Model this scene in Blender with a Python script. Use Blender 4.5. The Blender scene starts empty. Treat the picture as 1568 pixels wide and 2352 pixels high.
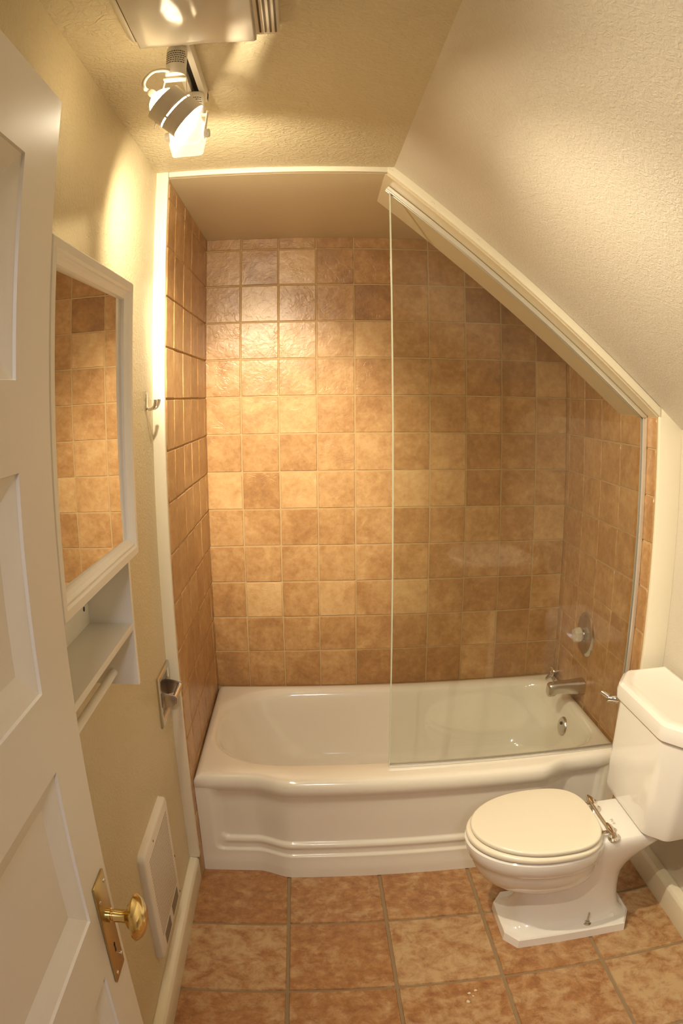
import bpy, bmesh, math, random
from mathutils import Vector, Matrix, noise

# ------------------------------------------------------------------ camera
scn = bpy.context.scene
COL = scn.collection
cd = bpy.data.cameras.new('camera')
cam = bpy.data.objects.new('camera', cd)
COL.objects.link(cam)
_r = Vector((0.99879606, -0.0484524, -0.0076677))
_u = Vector((0.01520838, 0.15723979, 0.98744334))
_f = Vector((0.04663833, 0.98637113, -0.15778736))
cam.matrix_world = Matrix(((_r.x, _u.x, -_f.x, 0.41358), (_r.y, _u.y, -_f.y, -2.97421),
                           (_r.z, _u.z, -_f.z, 1.66689), (0, 0, 0, 1)))
cd.type = 'PANO'
cd.panorama_type = 'FISHEYE_LENS_POLYNOMIAL'
cd.sensor_fit = 'VERTICAL'
cd.sensor_height = 36.0
cd.sensor_width = 24.0
cd.fisheye_fov = math.radians(130)
cd.fisheye_polynomial_k0 = 0.0
cd.fisheye_polynomial_k1 = -3.91451511e-02
cd.fisheye_polynomial_k2 = 6.84275829e-05
cd.fisheye_polynomial_k3 = -1.60167498e-05
cd.fisheye_polynomial_k4 = 4.97672630e-07
cd.clip_start = 0.01
scn.camera = cam

# ------------------------------------------------------------------ light
EXPOSURE = 0.05
scn.view_settings.view_transform = 'Standard'
scn.view_settings.look = 'None'
scn.view_settings.gamma = 1.0
scn.view_settings.use_curve_mapping = False
scn.view_settings.exposure = EXPOSURE
world = bpy.data.worlds.new('world')
scn.world = world
world.use_nodes = True
world.node_tree.nodes['Background'].inputs[0].default_value = (0.9, 0.93, 1.0, 1)
world.node_tree.nodes['Background'].inputs[1].default_value = 0.05

WARM = (1.0, 0.80, 0.50)
HALO = (1.0, 0.86, 0.62)
VAN = (1.0, 0.86, 0.64)
HALL = (0.90, 0.88, 1.0)
P_POOL, P_SPILL, P_NEAR, P_BULB1, P_FILL, P_HALL = 170.0, 31.0, 84.0, 7.0, 48.0, 28.0


def lamp(name, kind, loc, power, col, size=0.02, aim=None, angle=60, blend=0.6, size_y=None):
    d = bpy.data.lights.new(name, kind)
    d.energy = power
    d.color = col
    if kind == 'AREA':
        d.size = size
        if size_y:
            d.shape = 'RECTANGLE'
            d.size_y = size_y
    else:
        d.shadow_soft_size = size
    if kind == 'SPOT':
        d.spot_size = math.radians(angle)
        d.spot_blend = blend
    o = bpy.data.objects.new(name, d)
    COL.objects.link(o)
    o.location = loc
    if aim is not None:
        o.rotation_euler = (Vector(aim) - Vector(loc)).to_track_quat('-Z', 'Y').to_euler()
    return o


HEAD1 = Vector((0.178, -1.740, 2.208))       # nearer spotlight
AX1 = Vector((0.745, 0.19, -0.635)).normalized()
HEAD2 = Vector((0.163, -1.515, 2.246))       # head nearer the tub
AX2 = Vector((0.07, 0.88, -0.50)).normalized()

# ------------------------------------------------------------------ materials
def mat(name, col=(0.8, 0.8, 0.8), rough=0.5, metal=0.0, spec=0.5, coat=0.0, emit=None, estr=0.0):
    m = bpy.data.materials.new(name)
    m.use_nodes = True
    b = m.node_tree.nodes['Principled BSDF']
    b.inputs['Base Color'].default_value = (*col, 1)
    b.inputs['Roughness'].default_value = rough
    b.inputs['Metallic'].default_value = metal
    b.inputs['Specular IOR Level'].default_value = spec
    b.inputs['Coat Weight'].default_value = coat
    if emit:
        b.inputs['Emission Color'].default_value = (*emit, 1)
        b.inputs['Emission Strength'].default_value = estr
    return m


def nd(m, t, **kw):
    n = m.node_tree.nodes.new(t)
    for k, v in kw.items():
        setattr(n, k, v)
    return n


def lk(m, a, b):
    m.node_tree.links.new(a, b)


def bsdf(m):
    return m.node_tree.nodes['Principled BSDF']


def mixc(m, fac, a, b, bt='MIX'):
    n = nd(m, 'ShaderNodeMix', data_type='RGBA', blend_type=bt)
    for s, v in ((0, fac), (6, a), (7, b)):
        if isinstance(v, (int, float)):
            n.inputs[s].default_value = v
        elif isinstance(v, tuple):
            n.inputs[s].default_value = (*v, 1)
        else:
            lk(m, v, n.inputs[s])
    return n.outputs[2]


def tex(m, scale, detail=4, rough=0.5, dist=0.0, vec=None):
    n = nd(m, 'ShaderNodeTexNoise')
    n.inputs['Scale'].default_value = scale
    n.inputs['Detail'].default_value = detail
    n.inputs['Roughness'].default_value = rough
    n.inputs['Distortion'].default_value = dist
    if vec is None:
        vec = nd(m, 'ShaderNodeTexCoord').outputs['Object']
    lk(m, vec, n.inputs['Vector'])
    return n.outputs['Fac']


def ramp(m, fac, stops):
    n = nd(m, 'ShaderNodeValToRGB')
    while len(n.color_ramp.elements) < len(stops):
        n.color_ramp.elements.new(0.5)
    for e, (p, c) in zip(n.color_ramp.elements, stops):
        e.position = p
        e.color = (*c, 1) if len(c) == 3 else c
    lk(m, fac, n.inputs[0])
    return n.outputs[0]


def bump(m, h, strength, dist):
    n = nd(m, 'ShaderNodeBump')
    n.inputs['Strength'].default_value = strength
    n.inputs['Distance'].default_value = dist
    lk(m, h, n.inputs['Height'])
    lk(m, n.outputs[0], bsdf(m).inputs['Normal'])


def plaster(name, col, col2, rough=0.42, bscale=55, bstr=0.5):
    m = mat(name, col, rough)
    f = tex(m, 2.2, 4, 0.6)
    lk(m, mixc(m, ramp(m, f, [(0.35, (0, 0, 0)), (0.7, (1, 1, 1))]), col, col2), bsdf(m).inputs['Base Color'])
    h1 = tex(m, bscale, 3, 0.55, 1.6)
    h2 = tex(m, bscale * 2.6, 2, 0.5, 0.4)
    mx = nd(m, 'ShaderNodeMath', operation='ADD')
    lk(m, ramp(m, h1, [(0.40, (0, 0, 0)), (0.62, (1, 1, 1))]), mx.inputs[0])
    lk(m, h2, mx.inputs[1])
    bump(m, mx.outputs[0], bstr, 0.0016)
    return m


M_wall = plaster('wall_plaster', (0.68, 0.58, 0.37), (0.64, 0.53, 0.32), 0.40)
M_ceil = plaster('ceiling_plaster', (0.70, 0.61, 0.41), (0.67, 0.575, 0.37), 0.42, 50, 0.8)
M_slope = plaster('sloped_plaster', (0.67, 0.615, 0.52), (0.65, 0.59, 0.49), 0.36, 75, 0.40)
M_smooth = mat('alcove_paint', (0.72, 0.63, 0.44), 0.38)
M_trim = mat('trim_paint', (0.86, 0.80, 0.64), 0.35)
M_door = mat('door_paint', (0.80, 0.74, 0.62), 0.38)
bump(M_door, tex(M_door, 14, 3, 0.6, 0.5), 0.10, 0.002)
M_cab = mat('cabinet_paint', (0.91, 0.88, 0.80), 0.32)
M_porc = mat('porcelain', (0.90, 0.88, 0.83), 0.07, coat=0.5)
M_enam = mat('tub_enamel', (0.86, 0.82, 0.72), 0.10, coat=0.4)
M_plastic = mat('white_plastic', (0.80, 0.74, 0.62), 0.25)
M_lampw = mat('lamp_white', (0.86, 0.80, 0.68), 0.35)
M_heater = mat('enamelled_metal', (0.82, 0.77, 0.68), 0.4)
M_dark = mat('dark_gap', (0.02, 0.016, 0.012), 0.6)
M_brown = mat('dark_brown', (0.16, 0.12, 0.07), 0.9)  # dark brown for fan slots, bolt hole and heater screws
M_chrome = mat('chrome', (0.78, 0.76, 0.72), 0.10, 1.0)
M_steel = mat('brushed_nickel', (0.62, 0.58, 0.52), 0.26, 1.0)
M_alu = mat('aluminium', (0.80, 0.78, 0.73), 0.30, 0.65)
M_brass = mat('brass', (0.78, 0.62, 0.29), 0.14, 1.0)
M_brass2 = mat('satin_brass', (0.56, 0.42, 0.19), 0.32, 1.0)
M_mirror = mat('mirror', (0.86, 0.85, 0.82), 0.01, 1.0)
M_caulk = mat('caulk', (0.78, 0.70, 0.52), 0.5)
M_ink = mat('printed_ink', (0.10, 0.08, 0.07), 0.6)
M_sign = mat('faint_print', (0.55, 0.48, 0.36), 0.4)
M_bulb = mat('lit_bulb', (1, 1, 1), 0.3, emit=(1.0, 0.86, 0.62), estr=22.0)
M_globe = mat('fill_globe', (1, 1, 1), 0.3, emit=(1.0, 0.9, 0.75), estr=4.0)
M_wire = mat('wire_sleeve', (0.80, 0.72, 0.58), 0.5)
M_grout = mat('wall_grout', (0.50, 0.35, 0.18), 0.85)
M_fgrout = mat('floor_grout', (0.30, 0.21, 0.115), 0.9)
M_hall = mat('hall_paint', (0.72, 0.68, 0.60), 0.6)
M_hallfloor = mat('hall_boards', (0.36, 0.22, 0.12), 0.4)
lk(M_hallfloor, mixc(M_hallfloor, tex(M_hallfloor, 8, 6, 0.6, 2.0), (0.30, 0.17, 0.09), (0.44, 0.28, 0.15)),
   bsdf(M_hallfloor).inputs['Base Color'])
_h = tex(M_grout, 60, 3)
bump(M_grout, _h, 0.4, 0.001)


def faceted_bulb():
    m = M_bulb
    v = nd(m, 'ShaderNodeTexVoronoi')
    v.inputs['Scale'].default_value = 260
    lk(m, nd(m, 'ShaderNodeTexCoord').outputs['Object'], v.inputs['Vector'])
    c = ramp(m, v.outputs['Distance'], [(0.0, (1, 1, 1)), (0.55, (1.0, 0.93, 0.8)), (0.8, (0.05, 0.035, 0.015))])
    lk(m, mixc(m, 1.0, c, (1.0, 0.88, 0.66), 'MULTIPLY'), bsdf(m).inputs['Emission Color'])


faceted_bulb()


def acrylic():
    m = mat('clear_acrylic', (0.95, 0.9, 0.8), 0.08)
    bsdf(m).inputs['Transmission Weight'].default_value = 0.7
    bsdf(m).inputs['IOR'].default_value = 1.45
    return m


M_acryl = acrylic()


def tile_mat():
    m = mat('wall_tile', (0.5, 0.3, 0.15), 0.34)
    a = nd(m, 'ShaderNodeAttribute', attribute_name='tone')
    sep = nd(m, 'ShaderNodeSeparateColor')
    lk(m, a.outputs['Color'], sep.inputs[0])
    co = nd(m, 'ShaderNodeTexCoord').outputs['Object']
    sc = nd(m, 'ShaderNodeVectorMath', operation='SCALE')
    lk(m, a.outputs['Color'], sc.inputs[0])
    sc.inputs['Scale'].default_value = 13.0
    ad = nd(m, 'ShaderNodeVectorMath', operation='ADD')
    lk(m, co, ad.inputs[0])
    lk(m, sc.outputs[0], ad.inputs[1])
    vec = ad.outputs[0]
    n1 = tex(m, 9, 6, 0.62, 0.6, vec)
    n2 = tex(m, 42, 5, 0.65, 0.3, vec)
    ma = nd(m, 'ShaderNodeMath', operation='MULTIPLY_ADD')
    lk(m, n1, ma.inputs[0])
    ma.inputs[1].default_value = 0.75
    mb = nd(m, 'ShaderNodeMath', operation='MULTIPLY_ADD')
    lk(m, n2, mb.inputs[0])
    mb.inputs[1].default_value = 0.55
    mb.inputs[2].default_value = -0.65
    lk(m, mb.outputs[0], ma.inputs[2])
    mc = nd(m, 'ShaderNodeMath', operation='ADD', use_clamp=True)
    lk(m, ma.outputs[0], mc.inputs[0])
    lk(m, sep.outputs[0], mc.inputs[1])
    c = ramp(m, mc.outputs[0], [(0.05, (0.25, 0.125, 0.055)), (0.35, (0.42, 0.225, 0.088)),
                                (0.6, (0.57, 0.350, 0.158)), (0.9, (0.68, 0.485, 0.25))])
    lk(m, c, bsdf(m).inputs['Base Color'])
    # wandering scratches and pits
    h1 = tex(m, 16, 3, 0.5, 1.2, vec)
    r1 = ramp(m, h1, [(0.47, (0, 0, 0)), (0.5, (1, 1, 1)), (0.53, (0, 0, 0))])
    h3 = tex(m, 5, 2, 0.5, 0.5, vec)
    r3 = ramp(m, h3, [(0.50, (0, 0, 0)), (0.60, (1, 1, 1))])
    mm = nd(m, 'ShaderNodeMath', operation='MULTIPLY')
    lk(m, r1, mm.inputs[0])
    lk(m, r3, mm.inputs[1])
    h2 = tex(m, 70, 4, 0.6, 0.2, vec)
    m2 = nd(m, 'ShaderNodeMath', operation='MULTIPLY_ADD')
    lk(m, h2, m2.inputs[0])
    m2.inputs[1].default_value = 0.55
    m3 = nd(m, 'ShaderNodeMath', operation='MULTIPLY')
    lk(m, mm.outputs[0], m3.inputs[0])
    m3.inputs[1].default_value = -0.55
    lk(m, m3.outputs[0], m2.inputs[2])
    h4 = tex(m, 30, 3, 0.5, 0.8, vec)
    m4 = nd(m, 'ShaderNodeMath', operation='MULTIPLY_ADD')
    lk(m, ramp(m, h4, [(0.42, (0, 0, 0)), (0.60, (1, 1, 1))]), m4.inputs[0])
    m4.inputs[1].default_value = 0.42
    lk(m, m2.outputs[0], m4.inputs[2])
    bump(m, m4.outputs[0], 0.36, 0.0020)
    return m


def floor_mat():
    m = mat('floor_tile', (0.5, 0.3, 0.15), 0.38)
    a = nd(m, 'ShaderNodeAttribute', attribute_name='tone')
    sep = nd(m, 'ShaderNodeSeparateColor')
    lk(m, a.outputs['Color'], sep.inputs[0])
    co = nd(m, 'ShaderNodeTexCoord').outputs['Object']
    sc = nd(m, 'ShaderNodeVectorMath', operation='SCALE')
    lk(m, a.outputs['Color'], sc.inputs[0])
    sc.inputs['Scale'].default_value = 9.0
    ad = nd(m, 'ShaderNodeVectorMath', operation='ADD')
    lk(m, co, ad.inputs[0])
    lk(m, sc.outputs[0], ad.inputs[1])
    vec = ad.outputs[0]
    n1 = tex(m, 15, 10, 0.76, 0.35, vec)
    n2 = tex(m, 30, 7, 0.75, 0.2, vec)
    base = ramp(m, n2, [(0.33, (0.27, 0.115, 0.045)), (0.5, (0.38, 0.185, 0.074)), (0.67, (0.49, 0.265, 0.115))])
    # cream clouding, more of it on some tiles
    su = nd(m, 'ShaderNodeMath', operation='MULTIPLY_ADD')
    lk(m, sep.outputs[0], su.inputs[0])
    su.inputs[1].default_value = 0.22
    su.inputs[2].default_value = -0.09
    s2 = nd(m, 'ShaderNodeMath', operation='ADD')
    lk(m, su.outputs[0], s2.inputs[0])
    lk(m, n1, s2.inputs[1])
    f = ramp(m, s2.outputs[0], [(0.47, (0, 0, 0)), (0.66, (0.85, 0.85, 0.85))])
    c = mixc(m, f, base, (0.56, 0.40, 0.22))
    lk(m, c, bsdf(m).inputs['Base Color'])
    bump(m, n2, 0.25, 0.001)
    return m


M_tile = tile_mat()
M_ftile = floor_mat()


def glass_mat():
    m = bpy.data.materials.new('clear_glass')
    m.use_nodes = True
    nt = m.node_tree
    nt.nodes.clear()
    out = nt.nodes.new('ShaderNodeOutputMaterial')
    tr = nt.nodes.new('ShaderNodeBsdfTransparent')
    tr.inputs[0].default_value = (0.955, 0.965, 0.945, 1)
    gl = nt.nodes.new('ShaderNodeBsdfGlossy')
    gl.inputs['Roughness'].default_value = 0.0
    fr = nt.nodes.new('ShaderNodeFresnel')
    geo = nt.nodes.new('ShaderNodeNewGeometry')
    eta = nt.nodes.new('ShaderNodeMix')          # the node inverts the index on back faces; undo it for a thin pane
    eta.inputs[2].default_value = 1.5
    eta.inputs[3].default_value = 1 / 1.5
    nt.links.new(geo.outputs['Backfacing'], eta.inputs[0])
    nt.links.new(eta.outputs[0], fr.inputs[0])
    mx = nt.nodes.new('ShaderNodeMixShader')
    nt.links.new(fr.outputs[0], mx.inputs[0])
    nt.links.new(tr.outputs[0], mx.inputs[1])
    nt.links.new(gl.outputs[0], mx.inputs[2])
    nt.links.new(mx.outputs[0], out.inputs[0])
    return m


M_glass = glass_mat()
M_gedge = mat('polished_glass_edge', (0.62, 0.66, 0.52), 0.12, 0.0, spec=1.0)

# ------------------------------------------------------------------ mesh helpers
class MB:
    """collects shapes given in world coordinates"""
    def __init__(s):
        s.bm = bmesh.new()

    def box(s, a, b, bev=0.0, seg=2):
        a, b = Vector(a), Vector(b)
        lo = Vector((min(a.x, b.x), min(a.y, b.y), min(a.z, b.z)))
        hi = Vector((max(a.x, b.x), max(a.y, b.y), max(a.z, b.z)))
        vs = [s.bm.verts.new((x, y, z)) for x in (lo.x, hi.x) for y in (lo.y, hi.y) for z in (lo.z, hi.z)]
        fs = [s.bm.faces.new([vs[i] for i in q]) for q in
              ((0, 1, 3, 2), (4, 6, 7, 5), (0, 4, 5, 1), (2, 3, 7, 6), (0, 2, 6, 4), (1, 5, 7, 3))]
        if bev > 0:
            es = list({e for f in fs for e in f.edges})
            bmesh.ops.bevel(s.bm, geom=es, offset=bev, segments=seg, profile=0.5, affect='EDGES')
        return s

    def obox(s, c, ax, ay, az, dims, bev=0.0, seg=2):
        """oriented box"""
        ax, ay, az = Vector(ax).normalized(), Vector(ay).normalized(), Vector(az).normalized()
        t = MB()
        d = Vector(dims) / 2
        t.box(-d, d, bev, seg)
        M = Matrix(((ax.x, ay.x, az.x, c[0]), (ax.y, ay.y, az.y, c[1]), (ax.z, ay.z, az.z, c[2]), (0, 0, 0, 1)))
        s.merge(t, M)
        return s

    def merge(s, other, M=None):
        if M is not None:
            bmesh.ops.transform(other.bm, matrix=M, verts=other.bm.verts)
        me = bpy.data.meshes.new('tmp')
        other.bm.to_mesh(me)
        s.bm.from_mesh(me)
        bpy.data.meshes.remove(me)
        other.bm.free()
        return s

    def prism(s, pts, dirv, bev=0.0):
        """closed polygon pts extruded by the vector dirv"""
        d = Vector(dirv)
        a = [s.bm.verts.new(p) for p in pts]
        b = [s.bm.verts.new(Vector(p) + d) for p in pts]
        n = len(pts)
        fs = [s.bm.faces.new(a), s.bm.faces.new(list(reversed(b)))]
        for i in range(n):
            fs.append(s.bm.faces.new((a[i], b[i], b[(i + 1) % n], a[(i + 1) % n])))
        if bev > 0:
            es = list({e for f in fs for e in f.edges})
            bmesh.ops.bevel(s.bm, geom=es, offset=bev, segments=2, profile=0.5, affect='EDGES')
        return s

    def lathe(s, prof, o=(0, 0, 0), axis=(0, 0, 1), n=40, sy=1.0):
        """prof: list of (radius, distance along the axis)"""
        az = Vector(axis).normalized()
        t = Vector((0, 0, 1)) if abs(az.z) < 0.9 else Vector((1, 0, 0))
        ax = az.cross(t).normalized()
        ay = az.cross(ax).normalized()
        o = Vector(o)
        rings = []
        for r, h in prof:
            if r < 1e-6:
                rings.append([s.bm.verts.new(o + az * h)])
            else:
                rings.append([s.bm.verts.new(o + az * h + ax * (r * math.cos(2 * math.pi * i / n)) +
                                             ay * (r * sy * math.sin(2 * math.pi * i / n))) for i in range(n)])
        for a, b in zip(rings, rings[1:]):
            for i in range(n):
                j = (i + 1) % n
                if len(a) == 1 and len(b) == 1:
                    continue
                if len(a) == 1:
                    s.bm.faces.new((a[0], b[j], b[i]))
                elif len(b) == 1:
                    s.bm.faces.new((a[i], a[j], b[0]))
                else:
                    s.bm.faces.new((a[i], a[j], b[j], b[i]))
        return s

    def tube(s, pts, r, n=12, cap=True):
        pts = [Vector(p) for p in pts]
        rs = r if isinstance(r, (list, tuple)) else [r] * len(pts)
        rings = []
        prev = None
        for i, p in enumerate(pts):
            d = (pts[min(i + 1, len(pts) - 1)] - pts[max(i - 1, 0)]).normalized()
            if prev is None:
                t = Vector((0, 0, 1)) if abs(d.z) < 0.9 else Vector((1, 0, 0))
                ax = d.cross(t).normalized()
            else:
                ax = (prev - d * prev.dot(d)).normalized()
            prev = ax
            ay = d.cross(ax)
            rings.append([s.bm.verts.new(p + ax * (rs[i] * math.cos(2 * math.pi * k / n)) +
                                         ay * (rs[i] * math.sin(2 * math.pi * k / n))) for k in range(n)])
        for a, b in zip(rings, rings[1:]):
            for k in range(n):
                s.bm.faces.new((a[k], a[(k + 1) % n], b[(k + 1) % n], b[k]))
        if cap:
            s.bm.faces.new(list(reversed(rings[0])))
            s.bm.faces.new(rings[-1])
        return s

    def loft(s, rings, cap0=True, cap1=True):
        rr = [[s.bm.verts.new(p) for p in r] for r in rings]
        n = len(rr[0])
        for a, b in zip(rr, rr[1:]):
            for k in range(n):
                s.bm.faces.new((a[k], a[(k + 1) % n], b[(k + 1) % n], b[k]))
        if cap0:
            s.bm.faces.new(list(reversed(rr[0])))
        if cap1:
            s.bm.faces.new(rr[-1])
        return s

    def build(s, name, material, parent=None, smooth=True, angle=40, sub=0):
        bmesh.ops.remove_doubles(s.bm, verts=s.bm.verts, dist=1e-6)
        bmesh.ops.recalc_face_normals(s.bm, faces=s.bm.faces)
        off = Vector((0, 0, 0))
        q = parent
        while q is not None:
            off += q.location
            q = q.parent
        if off.length:
            bmesh.ops.translate(s.bm, vec=-off, verts=s.bm.verts)
        me = bpy.data.meshes.new(name)
        s.bm.to_mesh(me)
        s.bm.free()
        mats = material if isinstance(material, (list, tuple)) else [material]
        for mm in mats:
            me.materials.append(mm)
        if smooth:
            me.shade_smooth()
            me.set_sharp_from_angle(angle=math.radians(angle))
        o = bpy.data.objects.new(name, me)
        COL.objects.link(o)
        if parent is not None:
            o.parent = parent
        if sub:
            md = o.modifiers.new('sub', 'SUBSURF')
            md.levels = md.render_levels = sub
        return o


def tag(o, label, cat, group=None):
    o['label'] = label
    o['category'] = cat
    if group:
        o['group'] = group
    return o


def thing(name, loc, label, cat, group=None):
    o = bpy.data.objects.new(name, None)
    COL.objects.link(o)
    o.location = loc
    o.empty_display_size = 0.05
    return tag(o, label, cat, group)


def struct(o):
    o['kind'] = 'structure'
    return o


def spline(pts, n=8):
    """Catmull-Rom through pts"""
    P = [Vector(p) for p in pts]
    P = [P[0] * 2 - P[1]] + P + [P[-1] * 2 - P[-2]]
    out = []
    for i in range(1, len(P) - 2):
        for k in range(n):
            t = k / n
            a, b, c, d = P[i - 1], P[i], P[i + 1], P[i + 2]
            out.append(0.5 * ((2 * b) + (c - a) * t + (2 * a - 5 * b + 4 * c - d) * t * t +
                              (3 * b - a - 3 * c + d) * t ** 3))
    out.append(P[-2])
    return out


# ------------------------------------------------------------------ measures of the room
W = 1.533          # tub alcove width
XL = -0.035        # painted left wall
XR = 1.62          # painted right wall
YF = -0.864        # front plane of the alcove
YD = -3.02         # wall with the doorway
ZC = 2.372         # room ceiling
ZA = 2.345         # alcove ceiling
SX, SZ = 0.678, 1.585   # slope: leaves the ceiling at SX, meets the right wall at SZ
TS = 0.155
Z12 = 0.587
ZT = 0.429
XC = -0.0075
def zrow(k): return Z12 + (12 - k) * TS

random.seed(4)

# ------------------------------------------------------------------ tiled walls
def tile_field(mb, origin, U, V, N, us, vs, tones, grout=0.004, h=0.003, bev=0.0026, sub=8, warp=0.0011, seed=0,
               clip=None):
    """us, vs: grout line positions; tones(i, j) -> tone; every cell becomes a slightly uneven tile"""
    bm = mb.bm
    U, V, N, O = Vector(U), Vector(V), Vector(N), Vector(origin)
    lay = bm.loops.layers.float_color.get('tone') or bm.loops.layers.float_color.new('tone')
    rnd = random.Random(seed)
    for i in range(len(us) - 1):
        for j in range(len(vs) - 1):
            u0, u1, v0, v1 = us[i], us[i + 1], vs[j], vs[j + 1]
            if clip:
                c = clip(u0, u1, v0, v1)
                if c is None:
                    continue
                u0, u1, v0, v1 = c
            g = grout / 2
            jit = [rnd.uniform(-0.0008, 0.0008) for _ in range(4)]
            a0, a1, b0, b1 = u0 + g + jit[0], u1 - g + jit[1], v0 + g + jit[2], v1 - g + jit[3]
            if a1 - a0 < 0.006 or b1 - b0 < 0.006:
                continue
            t = 0.44 + (tones(i, j) - 0.44) * 0.62
            r1, r2 = rnd.random(), rnd.random()
            col = (t, r1, r2, 1)
            tilt = rnd.uniform(-0.0006, 0.0006)
            grid = []
            xs = [a0, a0 + bev] + [a0 + bev + (a1 - a0 - 2 * bev) * k / sub for k in range(1, sub)] + [a1 - bev, a1]
            ys = [b0, b0 + bev] + [b0 + bev + (b1 - b0 - 2 * bev) * k / sub for k in range(1, sub)] + [b1 - bev, b1]
            for xi, x in enumerate(xs):
                row = []
                for yi, y in enumerate(ys):
                    edge = xi in (0, len(xs) - 1) or yi in (0, len(ys) - 1)
                    w = noise.noise(Vector((x * 14 + r1 * 30, y * 14 + r2 * 30, seed)))
                    zz = (-0.001 if edge else h + tilt + w * warp)
                    e = noise.noise(Vector((x * 34, y * 34, seed + 5))) * 0.0016 if edge else 0
                    row.append(bm.verts.new(O + U * (x + e) + V * (y + e) + N * zz))
                grid.append(row)
            for xi in range(len(xs) - 1):
                for yi in range(len(ys) - 1):
                    f = bm.faces.new((grid[xi][yi], grid[xi + 1][yi], grid[xi + 1][yi + 1], grid[xi][yi + 1]))
                    f.material_index = 1
                    for l in f.loops:
                        l[lay] = col


def slab(mb, a, b):
    mb.box(a, b)


TONES = [
    [.40, .36, .40, .34, .36, .36, .36, .36, .36, .36],
    [.44, .30, .76, .30, .28, .34, .32, .34, .34, .34],
    [.40, .64, .42, .44, .12, .52, .54, .10, .24, .30],
    [.50, .56, .54, .50, .72, .44, .46, .38, .34, .24],
    [.50, .54, .54, .50, .46, .42, .42, .28, .30, .70],
    [.56, .56, .66, .50, .44, .44, .40, .50, .52, .56],
    [.44, .44, .42, .56, .64, .42, .66, .34, .42, .44],
    [.76, .32, .80, .60, .60, .76, .66, .24, .36, .48],
    [.44, .50, .38, .42, .50, .38, .38, .54, .36, .62],
    [.44, .46, .48, .46, .52, .46, .40, .46, .42, .46],
    [.36, .80, .42, .74, .46, .76, .46, .28, .30, .54],
    [.40, .34, .40, .36, .42, .34, .42, .54, .34, .42],
    [.28, .40, .34, .46, .28, .30, .26, .56, .30, .32],
]
cols = [0.0] + [XC + j * TS for j in range(1, 10)] + [W]
rows_v = [ZT - 0.01] + [zrow(k) for k in range(12, 0, -1)] + [ZA]
mb = MB()
mb.box((-0.035, 0.0, 0.0), (W + 0.04, 0.08, ZC))
tile_field(mb, (0, 0, 0), (1, 0, 0), (0, 0, 1), (0, -1, 0), cols, rows_v,
           lambda i, j: TONES[12 - j][i] if j < 13 else .4, seed=1)
struct(mb.build('wall_back', [M_grout, M_tile]))

rl = random.Random(11)
lrows = [0.0, 0.13, Z12 - 2 * TS, Z12 - TS] + rows_v[1:]
mb = MB()
mb.box((-0.034, YF, 0.0), (0.0, 0.0, ZC))
tile_field(mb, (0, 0, 0), (0, 1, 0), (0, 0, 1), (1, 0, 0), [YF, -0.739, -0.568, -0.401, -0.234, -0.067, 0.0], lrows,
           lambda i, j: rl.choice([.34, .38, .42, .46, .5, .3]), seed=2, warp=0.0012)
struct(mb.build('wall_alcove_left', [M_grout, M_tile]))

rt = {(4, 8): .2, (3, 7): .34}
mb = MB()
mb.box((W, YF, 0.0), (W + 0.04, 0.0, ZC))
rl2 = random.Random(5)


def clip_r(u0, u1, v0, v1):
    if u1 <= -0.555 and v0 > 1.6:
        return None
    if u1 <= -0.555 and v1 > 1.622:
        return (u0, u1, v0, 1.622)
    return (u0, u1, v0, v1)


tile_field(mb, (W, 0, 0), (0, 1, 0), (0, 0, 1), (-1, 0, 0), [YF, -0.76, -0.58, -0.40, -0.22, -0.045, 0.0], lrows,
           lambda i, j: rl2.choice([.40, .45, .42, .36, .52, .3]), seed=3, clip=clip_r)
struct(mb.build('wall_alcove_right', [M_grout, M_tile]))

# ------------------------------------------------------------------ painted shell
struct(MB().box((XL - 0.1, YD - 0.1, 0), (XL, YF - 0.0, ZC + 0.05)).build('wall_left', M_wall, smooth=False))
struct(MB().prism([(XR, YF, 0), (XR, YD - 0.1, 0), (XR, YD - 0.1, SZ), (XR, YF, SZ)], (0.1, 0, 0)).build('wall_right', M_slope, smooth=False))
mb = MB()
mb.box((XL, YD - 0.1, ZC), (SX, YF, ZC + 0.08))
struct(mb.build('ceiling', M_ceil, smooth=False))
mb = MB()
k = (ZC - SZ) / (XR - SX)
mb.prism([(SX, YF, ZC), (XR + 0.1, YF, SZ - 0.1 * k), (XR + 0.1, YF, SZ + 0.1), (SX, YF, ZC + 0.08)], (0, YD - 0.1 - YF, 0))
struct(mb.build('ceiling_slope', M_slope, smooth=False))
mb = MB()
mb.prism([(0, YF, 2.356), (0, 0.0, 2.341), (0, 0.0, ZC + 0.02), (0, YF, ZC + 0.02)], (W, 0, 0))
struct(mb.build('ceiling_alcove', M_smooth, smooth=False))
# boxed slope over the tub front
mb = MB()
xt = 0.664
mb.prism([(xt - 0.012, -0.56, ZA + 0.010), (W, -0.56, 1.622), (W, -0.56, ZA + 0.010)], (0, YF + 0.56 - 0.004, 0))
struct(mb.build('ceiling_soffit', M_smooth, smooth=False))

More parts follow.
